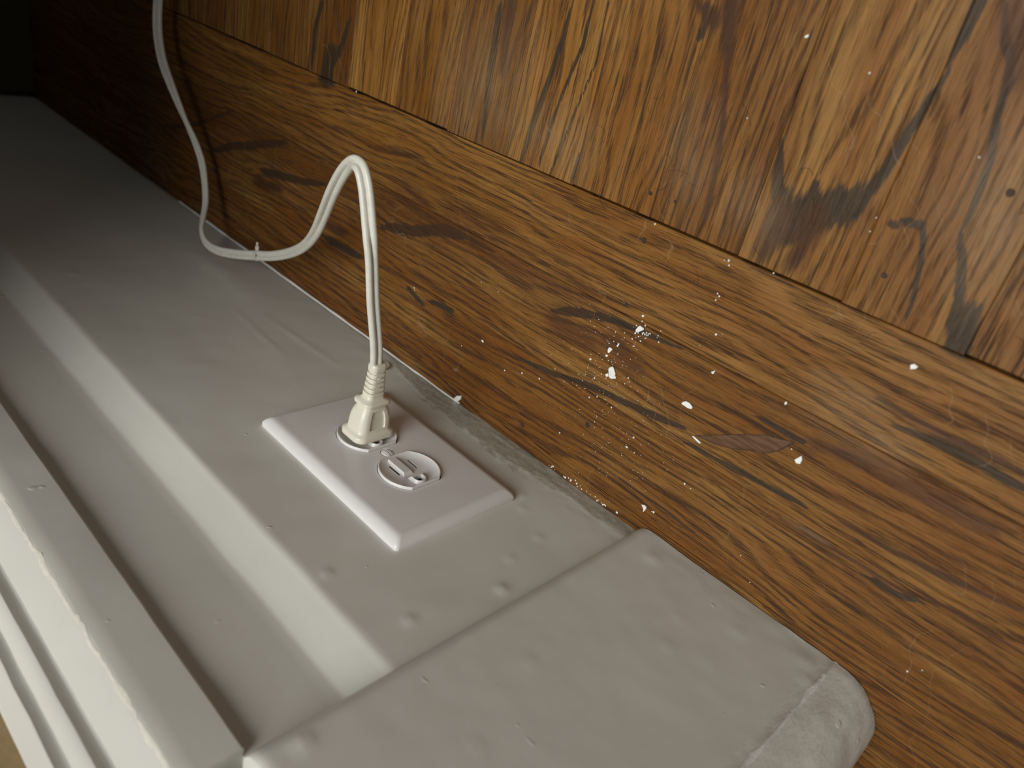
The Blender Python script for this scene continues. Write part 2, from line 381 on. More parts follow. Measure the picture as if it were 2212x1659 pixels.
CHIPS = [('largest white paint chip, a tall lump on the dark middle of the border', 0.9, [(70.88, 78.66), (71.57, 80.05), (73.2, 81.42), (74.46, 80.51), (76.11, 78.49), (76.35, 77.17), (77.12, 76.96), (77.24, 75.98), (74.53, 74.35), (72.83, 74.49), (71.82, 76.67)]), ('small white chip touching the left side of the largest paint chip', 0.5, [(69.99, 74.88), (71.45, 76.39), (72.23, 74.59), (70.84, 73.82)]), ('wedge shaped white paint chip with grey crumbs under it, on the dark grain streak', 0.9, [(80.15, 105.05), (79.55, 106.12), (80.64, 108.55), (81.54, 109.67), (84.23, 109.47), (84.53, 108.66), (83.29, 107.31), (81.6, 105.93)]), ('white arrowhead chip between the largest chip and the wedge shaped chip', 0.5, [(66.92, 88.54), (67.3, 90.14), (69.71, 89.92), (68.23, 86.83), (67.39, 86.94)]), ('narrow rod shaped white crumb just right of the arrowhead chip', 0.4, [(71.97, 94.63), (72.77, 94.95), (72.4, 92.77), (71.46, 92.58)]), ('round white crumb just below the arrowhead chip', 0.4, [(68.12, 85.28), (67.87, 84.48), (67.08, 84.09), (66.36, 84.39), (66.55, 85.25), (67.49, 85.58)]), ('round white crumb alone to the left of the largest paint chip', 0.4, [(58.73, 78.27), (58.5, 77.56), (57.83, 77.28), (57.25, 77.52), (57.41, 78.28), (58.23, 78.71)]), ('tiny white crumb topmost above the wedge shaped chip', 0.4, [(80.12, 114.72), (80.97, 115.37), (81.93, 115.13), (81.26, 113.99)]), ('smooth white chip like a half moon, right of the largest chip near the wood scar', 0.6, [(117.5, 82.72), (118.23, 84.31), (119.71, 85.4), (121.8, 85.38), (123.78, 84.14), (123.54, 82.82), (121.58, 82.26), (119.3, 82.53)]), ('pointed white paint chip lying just below the reddish wood scar', 0.6, [(179.22, 87.03), (181.4, 90.62), (182.41, 88.78), (182.36, 86.51), (180.63, 85.93)]), ('five sided white paint chip lying alone far right on the outermost border board', 0.6, [(204.84, 149.63), (205.94, 150.69), (207.9, 150.28), (207.35, 149.0), (205.6, 147.95)]), ('ragged white chip at the foot of the grey baseboard, beside the power plug', 1.6, [(-34.89, 1.81), (-32.36, 5.57), (-28.99, 7.29), (-28.81, 4.44), (-31.37, 0.89), (-34.03, 0.37)]), ('curled white paint flake close to the corner where baseboard meets plinth block', 0.9, [(115.99, 17.84), (117.75, 18.68), (119.35, 18.09), (119.27, 16.44), (118.32, 14.03), (117.9, 16.41)]), ('small white crumb just right of the curled flake near the plinth block', 0.5, [(123.16, 18.01), (124.1, 18.76), (124.62, 17.62), (123.82, 17.33)]), ('small white chip up on the boards running away, near the top of the picture', 0.5, [(112.87, 254.54), (113.46, 255.42), (114.48, 255.98), (114.57, 254.94), (113.86, 254.33)]), ('three cornered white crumb on the border, lower of two above the half moon chip', 0.4, [(126.2, 105.41), (128.04, 107.31), (127.92, 105.36), (127.31, 104.87)]), ('oval white crumb on the middle border board, upper of two above the half moon chip', 0.4, [(121.33, 123.15), (121.58, 124.09), (122.39, 124.48), (122.36, 123.23)]), ('thin upright white crumb to the upper left of the scar end, on plain border wood', 0.4, [(164.76, 108.95), (164.88, 110.18), (165.52, 110.53), (165.9, 109.26), (165.43, 108.5)]), ('slim white sliver near the baseboard on the border, above the power plug side', 0.3, [(-22.99, 50.64), (-21.9, 51.28), (-20.61, 50.29), (-21.4, 49.58)]), ('pale curved sliver at the left tip of the reddish wood scar', 0.3, [(128.79, 69.73), (129.71, 70.28), (132.56, 69.75), (134.73, 69.2), (133.84, 68.38), (130.97, 68.99)])]
DUST = [(51.7,25.9,0.7),(98.1,50.4,0.76),(96.0,42.9,0.89),(71.3,4.6,0.54),(14.1,46.3,0.69),(27.5,49.5,0.6),(134.2,43.5,0.61),(79.5,58.9,0.64),(114.9,158.4,0.67),(115.9,156.5,0.56),(112.8,157.8,0.34),(137.2,161.4,0.44),(143.7,247.7,0.63),(115.3,142.0,0.45),(116.6,141.2,0.63),(115.5,138.8,0.45),(71.5,160.2,0.59),(81.2,111.8,0.48),(83.8,110.6,0.6),(78.9,108.3,0.49),(79.5,104.0,0.49),(83.7,79.7,0.5),(63.7,68.9,0.61),(64.1,56.9,0.67),(68.8,59.9,0.51),(94.1,106.0,0.55),(84.0,101.7,0.49),(80.8,97.1,0.44),(78.9,100.5,0.49),(68.0,99.4,0.5),(68.7,94.0,0.5),(66.3,91.7,0.5),(68.9,82.5,0.38),(67.2,73.3,0.41),(56.6,63.7,0.39),(93.3,111.9,0.38),(92.7,109.0,0.38),(176.0,90.7,0.45),(138.1,43.1,0.37),(101.3,42.5,0.51),(124.6,125.0,0.27),(115.7,114.7,0.28),(168.6,198.2,0.33),(168.6,192.4,0.33),(193.7,230.0,0.36),(100.2,218.9,0.33),(-33.3,85.0,0.34),(-18.2,85.4,0.39),(-91.5,56.5,0.63),(-90.7,55.1,0.47),(-38.8,38.8,0.39),(0.5,41.1,0.51),(-179.4,161.3,0.74),(122.6,17.3,0.31),(174.9,26.2,0.34),(260.2,25.1,0.48),(264.6,29.9,0.38),(184.3,16.0,0.37),(92.2,84.8,0.18),(80.8,85.1,0.3),(63.5,82.3,0.14),(62.6,77.1,0.22),(55.9,58.3,0.27),(64.6,76.2,0.24),(54.6,96.4,0.18),(70.2,50.7,0.16),(87.8,85.5,0.18),(55.8,93.6,0.32),(57.8,77.4,0.26),(46.1,53.7,0.18),(47.3,106.3,0.18),(55.7,101.0,0.3),(50.6,59.4,0.19),(49.3,72.9,0.17),(57.7,73.2,0.23),(81.3,99.7,0.27),(87.5,71.7,0.2),(59.1,53.7,0.25),(52.2,100.9,0.14),(73.0,97.6,0.25),(74.7,53.9,0.25),(61.4,81.6,0.15),(65.7,94.3,0.16),(71.6,76.1,0.23),(59.8,60.2,0.32),(78.4,72.6,0.22),(77.9,73.5,0.26),(74.9,71.3,0.2),(52.1,66.9,0.17),(82.9,75.7,0.32),(76.0,64.6,0.15),(78.3,84.5,0.28),(25.0,73.2,0.18),(76.1,70.5,0.15),(60.9,77.1,0.17),(85.2,67.7,0.22),(73.4,101.5,0.31),(58.7,76.0,0.14),(84.4,85.1,0.16),(74.3,98.9,0.3),(61.3,78.5,0.3),(77.0,97.0,0.15),(81.4,78.3,0.27),(81.1,98.4,0.15),(51.0,97.8,0.3),(50.6,78.8,0.18),(75.7,52.3,0.19),(69.1,79.2,0.14),(73.4,89.1,0.29),(49.6,84.8,0.22),(57.5,72.2,0.3),(88.0,86.3,0.17),(73.3,84.0,0.26),(61.9,105.5,0.16),(70.7,73.7,0.29),(64.5,89.6,0.14),(71.6,65.0,0.14),(65.9,90.4,0.14),(59.4,94.9,0.23),(96.5,74.4,0.2),(56.7,67.2,0.19),(64.8,71.2,0.17),(59.6,99.9,0.13),(65.9,85.5,0.16),(84.4,77.6,0.24),(64.9,51.9,0.14),(37.5,79.1,0.26),(61.8,83.5,0.29),(54.1,96.1,0.32),(57.6,80.8,0.27),(98.1,76.3,0.13),(74.1,97.6,0.14),(70.7,72.7,0.28),(72.0,45.3,0.31),(71.7,86.9,0.13),(77.4,71.0,0.22),(72.4,49.0,0.29),(64.2,92.8,0.3),(72.4,85.0,0.19),(69.0,82.9,0.21),(74.8,54.9,0.23),(44.0,77.3,0.32),(85.1,77.9,0.3),(71.2,83.0,0.3),(102.9,93.1,0.14),(62.8,67.9,0.24),(78.0,44.5,0.27),(68.2,90.0,0.24),(85.9,55.5,0.24),(72.0,63.8,0.24),(62.7,72.0,0.22),(62.8,99.6,0.24),(74.2,61.2,0.31),(83.4,96.3,0.23),(53.9,59.2,0.33),(63.8,70.2,0.24),(77.7,97.2,0.13),(81.9,61.5,0.27),(77.6,82.7,0.19),(61.5,74.0,0.24),(72.0,81.7,0.31),(65.1,81.3,0.27),(101.8,60.7,0.22),(53.0,66.0,0.32),(85.9,106.1,0.16),(47.5,89.3,0.21),(67.8,96.8,0.25),(59.7,58.0,0.19),(67.6,56.2,0.16),(67.4,68.5,0.21),(69.8,74.0,0.27),(77.7,86.6,0.27),(57.6,74.3,0.2),(44.4,68.2,0.24),(61.5,98.5,0.23),(86.8,75.9,0.27),(41.1,101.5,0.31),(81.4,97.5,0.32),(73.5,69.4,0.19),(91.6,75.8,0.23),(52.1,102.6,0.14),(56.9,80.4,0.26),(59.6,108.8,0.14),(71.3,94.6,0.24),(77.5,106.6,0.21),(36.5,60.7,0.34),(57.5,68.1,0.27),(65.1,76.9,0.29),(71.4,77.0,0.21),(82.5,96.7,0.14),(75.7,59.0,0.14),(69.3,60.8,0.15),(70.8,84.0,0.16),(79.2,75.6,0.14),(84.4,92.2,0.22),(69.3,64.1,0.26),(73.1,88.3,0.29),(47.7,57.2,0.21),(57.1,69.3,0.23),(50.0,90.2,0.19),(65.8,71.8,0.18),(81.6,89.8,0.3),(30.9,67.2,0.32),(105.9,76.0,0.25),(65.2,92.5,0.31),(45.2,57.0,0.29),(75.5,70.0,0.14),(78.3,79.6,0.16),(117.0,53.0,0.13),(100.4,62.2,0.22),(107.8,30.2,0.24),(88.0,60.6,0.1),(107.6,52.2,0.18),(72.3,47.9,0.18),(86.1,20.6,0.19),(109.9,34.7,0.22),(75.5,32.9,0.28),(104.6,58.2,0.1),(67.5,34.0,0.23),(96.5,6.5,0.24),(119.3,47.2,0.21),(97.5,52.2,0.14),(96.9,22.8,0.13),(104.7,26.1,0.26),(93.1,19.0,0.13),(84.1,32.9,0.14),(76.6,59.7,0.22),(79.0,86.7,0.12),(73.1,42.2,0.24),(91.4,44.9,0.23),(83.5,36.9,0.15),(76.1,49.1,0.15),(99.3,35.8,0.16),(95.2,31.3,0.14),(83.8,20.6,0.26),(85.1,19.0,0.19),(111.0,31.7,0.2),(77.0,52.9,0.23),(112.6,60.8,0.22),(80.0,40.0,0.23),(93.0,77.2,0.12),(82.6,56.7,0.22),(93.4,50.3,0.25),(111.3,39.6,0.14),(84.1,50.0,0.12),(108.4,60.4,0.15),(95.9,23.4,0.13),(90.9,3.7,0.17),(95.3,44.1,0.24),(96.2,48.3,0.13),(60.4,46.9,0.29),(74.9,31.3,0.22),(103.3,36.7,0.12),(89.8,19.7,0.26),(81.4,33.6,0.24),(80.5,-6.7,0.23),(84.3,38.7,0.27),(72.6,48.5,0.11),(99.6,42.2,0.18),(89.7,21.8,0.18),(72.0,49.5,0.21),(84.2,41.0,0.23),(71.1,58.7,0.14),(91.4,49.4,0.18),(61.0,20.6,0.17),(94.7,36.7,0.27),(91.6,27.7,0.22),(78.5,55.4,0.22),(81.2,33.1,0.12),(107.1,33.2,0.22),(97.2,57.3,0.2),(87.3,43.9,0.21),(94.3,37.6,0.16),(82.9,24.4,0.22),(85.5,39.7,0.2),(103.4,48.9,0.23),(97.8,69.7,0.14),(115.2,26.2,0.21),(94.1,58.0,0.19),(78.4,29.1,0.28),(70.0,20.6,0.22),(122.5,44.9,0.26),(88.9,50.6,0.23),(105.5,43.4,0.22),(117.6,29.3,0.13),(98.8,24.8,0.11),(104.1,32.6,0.22),(91.9,46.1,0.16),(88.4,33.4,0.16),(101.7,66.6,0.17),(95.6,47.5,0.23),(93.2,40.7,0.21),(66.9,44.2,0.12),(80.0,77.5,0.14),(93.3,70.9,0.25),(71.8,10.2,0.27),(123.9,52.0,0.23),(98.8,66.4,0.15),(82.0,103.4,0.4),(85.6,106.6,0.22),(87.0,106.4,0.42),(92.4,107.9,0.25),(86.2,105.8,0.32),(87.0,107.1,0.33),(86.0,104.1,0.33),(83.9,105.7,0.4),(82.0,108.3,0.3),(84.2,106.6,0.45),(86.9,107.1,0.27),(88.1,107.7,0.36),(82.8,108.1,0.35),(81.3,105.1,0.24),(83.1,104.1,0.22),(85.0,105.7,0.23),(87.3,107.5,0.34),(85.3,106.1,0.32),(85.8,107.4,0.46),(82.1,103.5,0.44),(86.2,106.4,0.24),(85.1,106.1,0.46),(86.5,104.7,0.35),(81.1,105.1,0.43),(80.7,102.3,0.27),(83.5,106.1,0.36),(81.7,106.4,0.42),(87.8,108.0,0.41),(84.0,105.4,0.36),(79.8,104.5,0.32)]
SCAR = [(129.7,70.8),(141.7,78.2),(153.1,85.3),(162.4,90.5),(168.3,92.2),(176.3,94.7),(173.5,90.4),(170.8,86.3),(166.6,82.5),(160.1,79.6),(148.1,74.3),(141.6,72.3),(134.5,71.5)]
NAILS = [(68.2,150.6,1.55),(63.9,173.1,1.18),(180.7,178.3,1.25),(23.9,15.1,1.55),(68.2,40.9,1.84),(78.4,174.0,0.93),(208.6,221.7,1.61),(69.1,115.7,0.98)]

# ------------------------------------------------------------------ the floor: boards along the wall, then boards running into the room
def seg_field(pts, w0, w1, x, y, along):
    n = len(pts) - 1
    best = 0.0
    ex, ey = (.6, 1.0) if along == 'x' else (1.0, .6)
    span = math.hypot(pts[-1][0] - pts[0][0], pts[-1][1] - pts[0][1])
    taper = span > 9 * max(w0, w1)
    for i in range(n):
        ax, ay = pts[i]; bx, by = pts[i + 1]
        dx, dy = bx - ax, by - ay
        t = ((x - ax) * dx + (y - ay) * dy) / (dx * dx + dy * dy + 1e-9)
        t = 0 if t < 0 else 1 if t > 1 else t
        w = w0 + (w1 - w0) * (i + t) / n
        if taper:
            g = (i + t) / n
            w *= min(1.0, .45 + 4.0 * min(g, 1 - g))
        d = math.hypot((x - ax - t * dx) * ex, (y - ay - t * dy) * ey)
        s = 1 - d / (2 * w)
        if s > best: best = s
    return best


STAINS.append(('b', 70, 26, [(-560.0, 92.0), (-330.0, 92.0), (-150.0, 100.0), (30.0, 108.0)]))   # darker, less worn finish along the far border, part of it painted shading
ST = []
for kind, w0, w1, pts in STAINS:
    r = 3.6 * max(w0, w1)
    xs = [q[0] for q in pts]; ys = [q[1] for q in pts]
    ST.append((kind, w0, w1, pts, min(xs) - r, max(xs) + r, min(ys) - r, max(ys) + r))


def board(x0, x1, y0, y1, along, seed, light, red, pores, parent, dz=0.0, step=(3.0, 1.3)):
    """one floor board: a top grid that carries the grain and stain fields, eased edges and sides"""
    L, W = ((x1 - x0), (y1 - y0)) if along == 'x' else ((y1 - y0), (x1 - x0))
    nl = max(1, int(L / step[0])); nw = max(4, int(W / step[1]))
    us = [0, .35] + [.35 + (L - .7) * i / nl for i in range(1, nl)] + [L - .35, L]
    vs = [0, .35] + [.35 + (W - .7) * i / nw for i in range(1, nw)] + [W - .35, W]
    rnd = random.Random(seed)
    off = rnd.uniform(0, 5000)
    verts, grain, stain = [], [], []
    mine = [s for s in ST if s[4] < x1 and s[5] > x0 and s[6] < y1 and s[7] > y0]
    for i, u in enumerate(us):
        for j, v in enumerate(vs):
            edge = i in (0, len(us) - 1) or j in (0, len(vs) - 1)
            x, y = (x0 + u, y0 + v) if along == 'x' else (x0 + v, y0 + u)
            z = dz - (.3 if edge else 0) - .10 * ((v / W - .5) * 2) ** 2
            verts.append(V(x, y, -FL + z))
            grain.append((u + off, v, seed * 37.7))
            c = [0.0, 0.0, 0.0]
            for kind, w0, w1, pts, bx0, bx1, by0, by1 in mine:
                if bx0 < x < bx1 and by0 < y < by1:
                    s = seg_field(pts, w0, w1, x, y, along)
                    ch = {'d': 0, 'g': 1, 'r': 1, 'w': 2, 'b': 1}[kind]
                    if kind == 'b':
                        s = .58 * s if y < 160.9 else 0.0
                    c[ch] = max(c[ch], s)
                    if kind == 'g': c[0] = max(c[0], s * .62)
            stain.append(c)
    nv = len(vs); faces = []
    for i in range(len(us) - 1):
        for j in range(nv - 1):
            f = (i * nv + j, (i + 1) * nv + j, (i + 1) * nv + j + 1, i * nv + j + 1)
            faces.append(f if along == 'x' else f[::-1])
    # sides
    rim = [j for j in range(nv)] + [i * nv + nv - 1 for i in range(1, len(us))] + \
          [(len(us) - 1) * nv + j for j in range(nv - 2, -1, -1)] + [i * nv for i in range(len(us) - 2, 0, -1)]
    b0 = len(verts)
    for r in rim:
        q = verts[r].copy(); q.z -= .006
        verts.append(q); grain.append(grain[r]); stain.append(stain[r])
    n = len(rim)
    for a in range(n):
        b = (a + 1) % n
        f = (rim[a], rim[b], b0 + b, b0 + a)
        faces.append(f if along == 'x' else f[::-1])
    me = bpy.data.meshes.new('floor_board')
    me.from_pydata(verts, [], faces)
    a = me.attributes.new('grain', 'FLOAT_VECTOR', 'POINT')
    a.data.foreach_set('vector', [c for g in grain for c in g])
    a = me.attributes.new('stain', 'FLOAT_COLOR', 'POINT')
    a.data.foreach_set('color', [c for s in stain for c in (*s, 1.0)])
    me.validate()
    o = link_mesh('floor_board', me, M_WOOD, parent, True, 30)
    o.color = (light, red, pores, 1)
    return o


bm = bmesh.new()
box(bm, -1300, 520, -320, 700, -FL - 22, -FL - 5.2)
floor = tag(link('floor', bm, M_SUB, None, False), 'old oak strip floor with a border along the grey baseboard', 'floor', kind='structure')
GAP = .12
PITCH = 50.5
boards = {}
# border boards, from the room edge (y = 161) back to the doorway: light, red, pores
bd = {0: (.56, .25, .60), 1: (.50, .45, .62), 2: (.50, .62, .75), 3: (.50, .7, .8), 4: (.46, .8, .6), 5: (.5, .5, .6)}
for i in range(6):
    y1 = 161 - PITCH * i
    y0 = y1 - PITCH
    li, re, po = bd[i]
    if y1 > 0:
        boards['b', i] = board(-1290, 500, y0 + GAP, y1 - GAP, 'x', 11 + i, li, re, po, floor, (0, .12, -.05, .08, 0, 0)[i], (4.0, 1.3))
    else:
        boards['b', i] = board(60, 500, y0 + GAP, y1 - GAP, 'x', 11 + i, li, re, po, floor, 0, (6.0, 2.0))
# boards that run into the room
fd = {-8: (.44, .3), -7: (.50, .2), -6: (.44, .5), -5: (.40, .5), -4: (.72, .0), -3: (.50, .2), -2: (.40, .5), -1: (.68, .05), 0: (.60, .10), 1: (.50, .55), 2: (.58, .05), 3: (.54, .40),
      4: (.52, .2), 5: (.48, .4), 6: (.5, .3)}
for i in range(-20, 8):
    x0 = 15.6 + 51.2 * i
    li, re = fd.get(i + 0, (.42 + .15 * random.random(), random.random() * .6))
    far = i < -9 or i > 5
    boards['f', i] = board(x0 + GAP, x0 + 51.2 - GAP, 161 + random.uniform(.3, 1.5), 640 if far else 420, 'y', 60 + i, li, re, .45 + .3 * random.random(), floor,
                           random.uniform(-.15, .15), (8.0, 2.5) if far else (3.0, 1.3))
    if not far:
        board(x0 + GAP, x0 + 51.2 - GAP, 420.3, 690, 'y', 160 + i, li, re, .5, floor, random.uniform(-.15, .15), (10, 3))


def board_of(x, y):
    if y < 161: return boards['b', min(5, int((161 - y) / PITCH))]
    return boards['f', math.floor((x - 15.6) / 51.2)]


# filled nail holes
for x, y, r in NAILS:
    bm = bmesh.new()
    pts = [(x + r * math.cos(a) * random.uniform(.85, 1.1), y + r * math.sin(a) * random.uniform(.85, 1.1)) for a in [k * math.pi / 5 for k in range(10)]]
    rings(bm, [[V(px, py, -FL - .05) for px, py in pts], [V(x + (px - x) * .85, y + (py - y) * .85, -FL + .20) for px, py in pts],
               [V(x + (px - x) * .4, y + (py - y) * .4, -FL + .16) for px, py in pts]], False, True)
    link('nail_hole', bm, M_NAIL, board_of(x, y))
# the filled scar
bm = bmesh.new()
cx = sum(q[0] for q in SCAR) / len(SCAR); cy = sum(q[1] for q in SCAR) / len(SCAR)
rings(bm, [[V(cx + (x - cx) * s, cy + (y - cy) * s, -FL + z + .17) for x, y in SCAR] for s, z in ((1.02, -.3), (1.0, .05), (.94, -.02), (.88, .12), (.6, .06), (.2, .12))], False, True)
bmesh.ops.recalc_face_normals(bm, faces=bm.faces)
for f_ in list(bm.faces)[:2 * len(SCAR)]:
    f_.material_index = 1
tag(link('filled_scar', bm, [M_SCAR, M_NAIL], board_of(cx, cy)), 'reddish brown filled gouge shaped like a narrow leaf')

# ------------------------------------------------------------------ wall
bm = bmesh.new()
box(bm, -1300, 160, -60, -30, -FL, 900)
tag(link('wall_back', bm, M_WALL, None, False), 'tan painted wall above the baseboard', 'wall', kind='structure')

# ------------------------------------------------------------------ baseboard
XP = 117.5                                    # left edge of the plinth block
base = empty('baseboard_back', V(0, 0, -FL))
tag(base, 'grey white painted wooden baseboard with chamfered ledge and cap', 'baseboard', kind='structure')


def keep(o, par):
    o.parent = par
    o.matrix_parent_inverse = Matrix.Translation(-par.location)
    return o


LUMPS = [(57.4, 77.1, 2.2, .9), (100.3, 63.2, 2.6, .9), (108.9, 14.0, 2.6, 1.2), (60, 40, 3, .35), (92, -30, 2.2, .5), (96, -5, 2.0, .5),
         (30, -62, 2.5, .5), (-8, -58, 2, .4), (62, -48, 2.0, .5), (70, -40, 1.8, .5), (-290, 60, 3, .5), (-200, 10, 2, .4)]


def face_y(x, z):
    """the hand-worn lower face: waves, lumps, and a ragged caulk band along the floor"""
    p = Vector((x * .012, z * .02, 3.1))
    y = .55 * noise.noise(p) + .15 * noise.noise(Vector((x * .07, z * .05, 9.0)))
    zf = z + FL
    edge = 8 + 11 * max(0, min(1, (x + 115) / 80)) - 7 * max(0, min(1, (x - 35) / 40)) + 4 * noise.noise(Vector((x * .035, 2.2, 0))) + 3 * noise.noise(Vector((x * .16, 7.7, 0)))
    if x > -160:
        k = min(1, (x + 160) / 120.0)
        t = max(0.0, min(1.0, (edge - zf) / 1.4))
        y += k * (.28 * t + .55 * noise.noise(Vector((x * .10, zf * .35, 1.0))) * max(0, 1 - zf / 26.0))
    for lx, lz, s, a in LUMPS:
        d2 = ((x - lx) ** 2 + (z - lz) ** 2) / (s * s)
        if d2 < 12: y += a * math.exp(-d2)
    # long low ridges shaped to stand in for the cord's reflected streaks
    for (ax, az, bx, bz, a) in ((-215, -18, -120, -12, .35), (-190, -32, -95, -40, .35)):
        dx, dz = bx - ax, bz - az
        t = max(0, min(1, ((x - ax) * dx + (z - az) * dz) / (dx * dx + dz * dz)))
        d = math.hypot(x - ax - t * dx, z - az - t * dz)
        if d < 6: y += a * math.exp(-d * d / 3.0) * math.sin(math.pi * t)
    return y


def baseboard_face():
    xs = [-1290 + 28 * i for i in range(31)]
    x = xs[-1]
    while x < XP + 6:
        x += 2.0
        xs.append(x)
    zs = [-FL - 1 + 1.5 * i for i in range(18)]
    z = zs[-1]
    while z < 83: z += 2.6; zs.append(min(z, 84.0))
    prof = [('f', z) for z in zs] + [(-.35, 86.2), (-1.1, 87.4)] + [(-1.1 - 7.8 * t, 87.4 + 15.0 * t) for t in (.2, .4, .6, .8, 1)] + \
           [(-9.3, 103.4), (-9.6, 104.8)] + [(-9.6, 104.8 + 5.2 * i) for i in range(1, 9)]
    bm = bmesh.new()
    rows = []
    for x in xs:
        row = []
        for a, z in prof:
            w = .5 * noise.noise(Vector((x * .015, z * .02, 5)))
            y = face_y(x, z) if a == 'f' else a + w + (face_y(x, 84) if a > -2 else 0) * .6
            zz = z + (.5 * noise.noise(Vector((x * .03, 1, 4))) if 84 < z < 104 else 0)
            row.append(bm.verts.new(V(x, y, zz)))
        rows.append(row)
    for r, s in zip(rows, rows[1:]):
        for j in range(len(prof) - 1):
            bm.faces.new((r[j], s[j], s[j + 1], r[j + 1]))
    # back
    bk = [[bm.verts.new(V(x, -30, z)) for z in (-FL - 1, 146.5)] for x in (xs[0], xs[-1])]
    bm.faces.new([r[0] for r in rows] + [bk[1][0], bk[0][0]])
    bm.faces.new([bk[0][1], bk[1][1]] + [r[-1] for r in rows[::-1]])
    bm.faces.new(rows[0][::-1] + [bk[0][0], bk[0][1]])
    bm.faces.new(rows[-1] + [bk[1][1], bk[1][0]])
    bm.faces.new([bk[0][1], bk[0][0], bk[1][0], bk[1][1]])
    bmesh.ops.recalc_face_normals(bm, faces=bm.faces)
    return bm


keep(link('base_board', baseboard_face(), M_PAINT, None, True, 32), base)
# cap moulding: front band, sloping top, bead and cove up to the wall
cap_prof = [(-9.5, 146.6), (-6.0, 146.2), (-5, 147.2), (-4.9, 152), (-4.9, 162), (-5, 168.2), (-5.7, 169.8), (-7.0, 171.0), (-14.4, 179.8), (-15.4, 180.2), (-16.6, 179.6), (-17.4, 181.0),
            (-16.6, 183.8), (-15.6, 185.4), (-16.2, 186.6), (-20.6, 190.0), (-21.6, 190.2), (-22.6, 189.8), (-22.9, 191.6), (-21.6, 194.6),
            (-22.6, 195.8), (-26.0, 197.4), (-27.4, 199.0), (-29.8, 200.2), (-30, 146.6)]
bm = bmesh.new()
loops = []
xs = [-1290, -900] + [-700 + 9 * i for i in range(91)]
xs = [x for x in xs if x < 110] + [111.5]
for x in xs:
    lp = []
    for i, (y, z) in enumerate(cap_prof):
        w = 0 if y < -28 else 1
        lp.append(V(x, y + w * .35 * noise.noise(Vector((x * .05, i * .35, 2))), z + w * .35 * noise.noise(Vector((x * .06, i * .35, 8)))))
    loops.append(lp)
rings(bm, loops)
bmesh.ops.recalc_face_normals(bm, faces=bm.faces)
keep(link('cap_moulding', bm, M_CAP, None, True, 38), base)
# thin paint lip where the brush touched the floor
bm = bmesh.new()
lo = []
x = -430
while x < -28:
    w = .9 + .5 * noise.noise(Vector((x * .05, 0, 0)))
    lo.append([V(x, -.5, -FL + .02), V(x, w * .9, -FL + .05), V(x, w * .6, -FL + .8), V(x, -.5, -FL + 1.5)])
    x += 4
rings(bm, lo)
bmesh.ops.recalc_face_normals(bm, faces=bm.faces)
keep(tag(link('paint_lip', bm, M_CHIP), 'thin pale line of paint along the floor'), base)
# a loose tongue of paint behind the plug
bm = bmesh.new()
f0 = [(-100, -68), (-93, -71.5), (-88, -69), (-86, -64), (-89, -61), (-96, -62)]
rings(bm, [[V(x, .3, z) for x, z in f0], [V(x + 1, 1.2 + .10 * (x + 100) * .5, z) for x, z in f0], [V(x + .8, 1.7 + .10 * (x + 100) * .5, z + .2) for x, z in f0]])
bmesh.ops.recalc_face_normals(bm, faces=bm.faces)
keep(tag(link('paint_flap', bm, M_CAP), 'loose tongue of lifted paint'), base)

# ------------------------------------------------------------------ plinth block and door casing above it
plan = [(XP, -30), (XP, -3)] + [(XP + 9 - 9 * math.cos(math.radians(a)), -2.7 + 9 * math.sin(math.radians(a))) for a in (12, 25, 38, 50, 62, 74, 84, 90)]
plan += [(XP + 9 + (233.0 - XP - 9) * t, 6.3) for t in [i / 36 for i in range(1, 37)]]
plan += [(234.0, 6.9), (235.0, 7.3), (236.0, 6.9)]
for k in range(1, 15):
    a = math.radians(90 - 90 * k / 14)
    plan.append((236.6 + 25.6 * math.cos(a) ** .92, -20 + 26.5 * math.sin(a) ** .92 if a > 0.001 else -20))
plan += [(262.2, -30), (262.0, -60), (262.0, -120)]
bm = bmesh.new()
loops = []
zs = [-FL + .9, -FL + 1.6] + [-FL + 3 * i for i in range(1, 77)]
zs = [z for z in zs if z < 146] + [147, 148.6, 149.6, 150]
PL = [(205, 60, 2.2, .5), (150, 40, 2.5, .4), (128.5, 148 - 14, 2.6, 1.3), (180, -20, 2.0, .45), (196, -58, 2.6, .5), (226, -70, 3.5, .7), (231, -60, 3, .8), (140, -65, 4, .8), (215, 100, 2.4, .5), (165, 85, 2.0, .4), (172, -40, 2.0, .4)]
def plinth_d(x, y, z):
    d = .35 * noise.noise(Vector((x * .02, y * .02, z * .02))) + .12 * noise.noise(Vector((x * .1, y * .1, z * .1)))
    if x > 233:
        d += .7 * noise.noise(Vector((x * .12, y * .12, z * .04))) + .5 * noise.noise(Vector((x * .35, y * .35, z * .10)))
    if z < -60:
        d += (.4 + .5 * noise.noise(Vector((x * .08, 3, z * .2)))) * max(0, (-60 - z) / 23.0)
    for lx, lz, s, am in PL:
        d2 = ((x - lx) ** 2 + (z - lz) ** 2) / (s * s)
        if d2 < 12 and y > 0: d += am * math.exp(-d2)
    return d


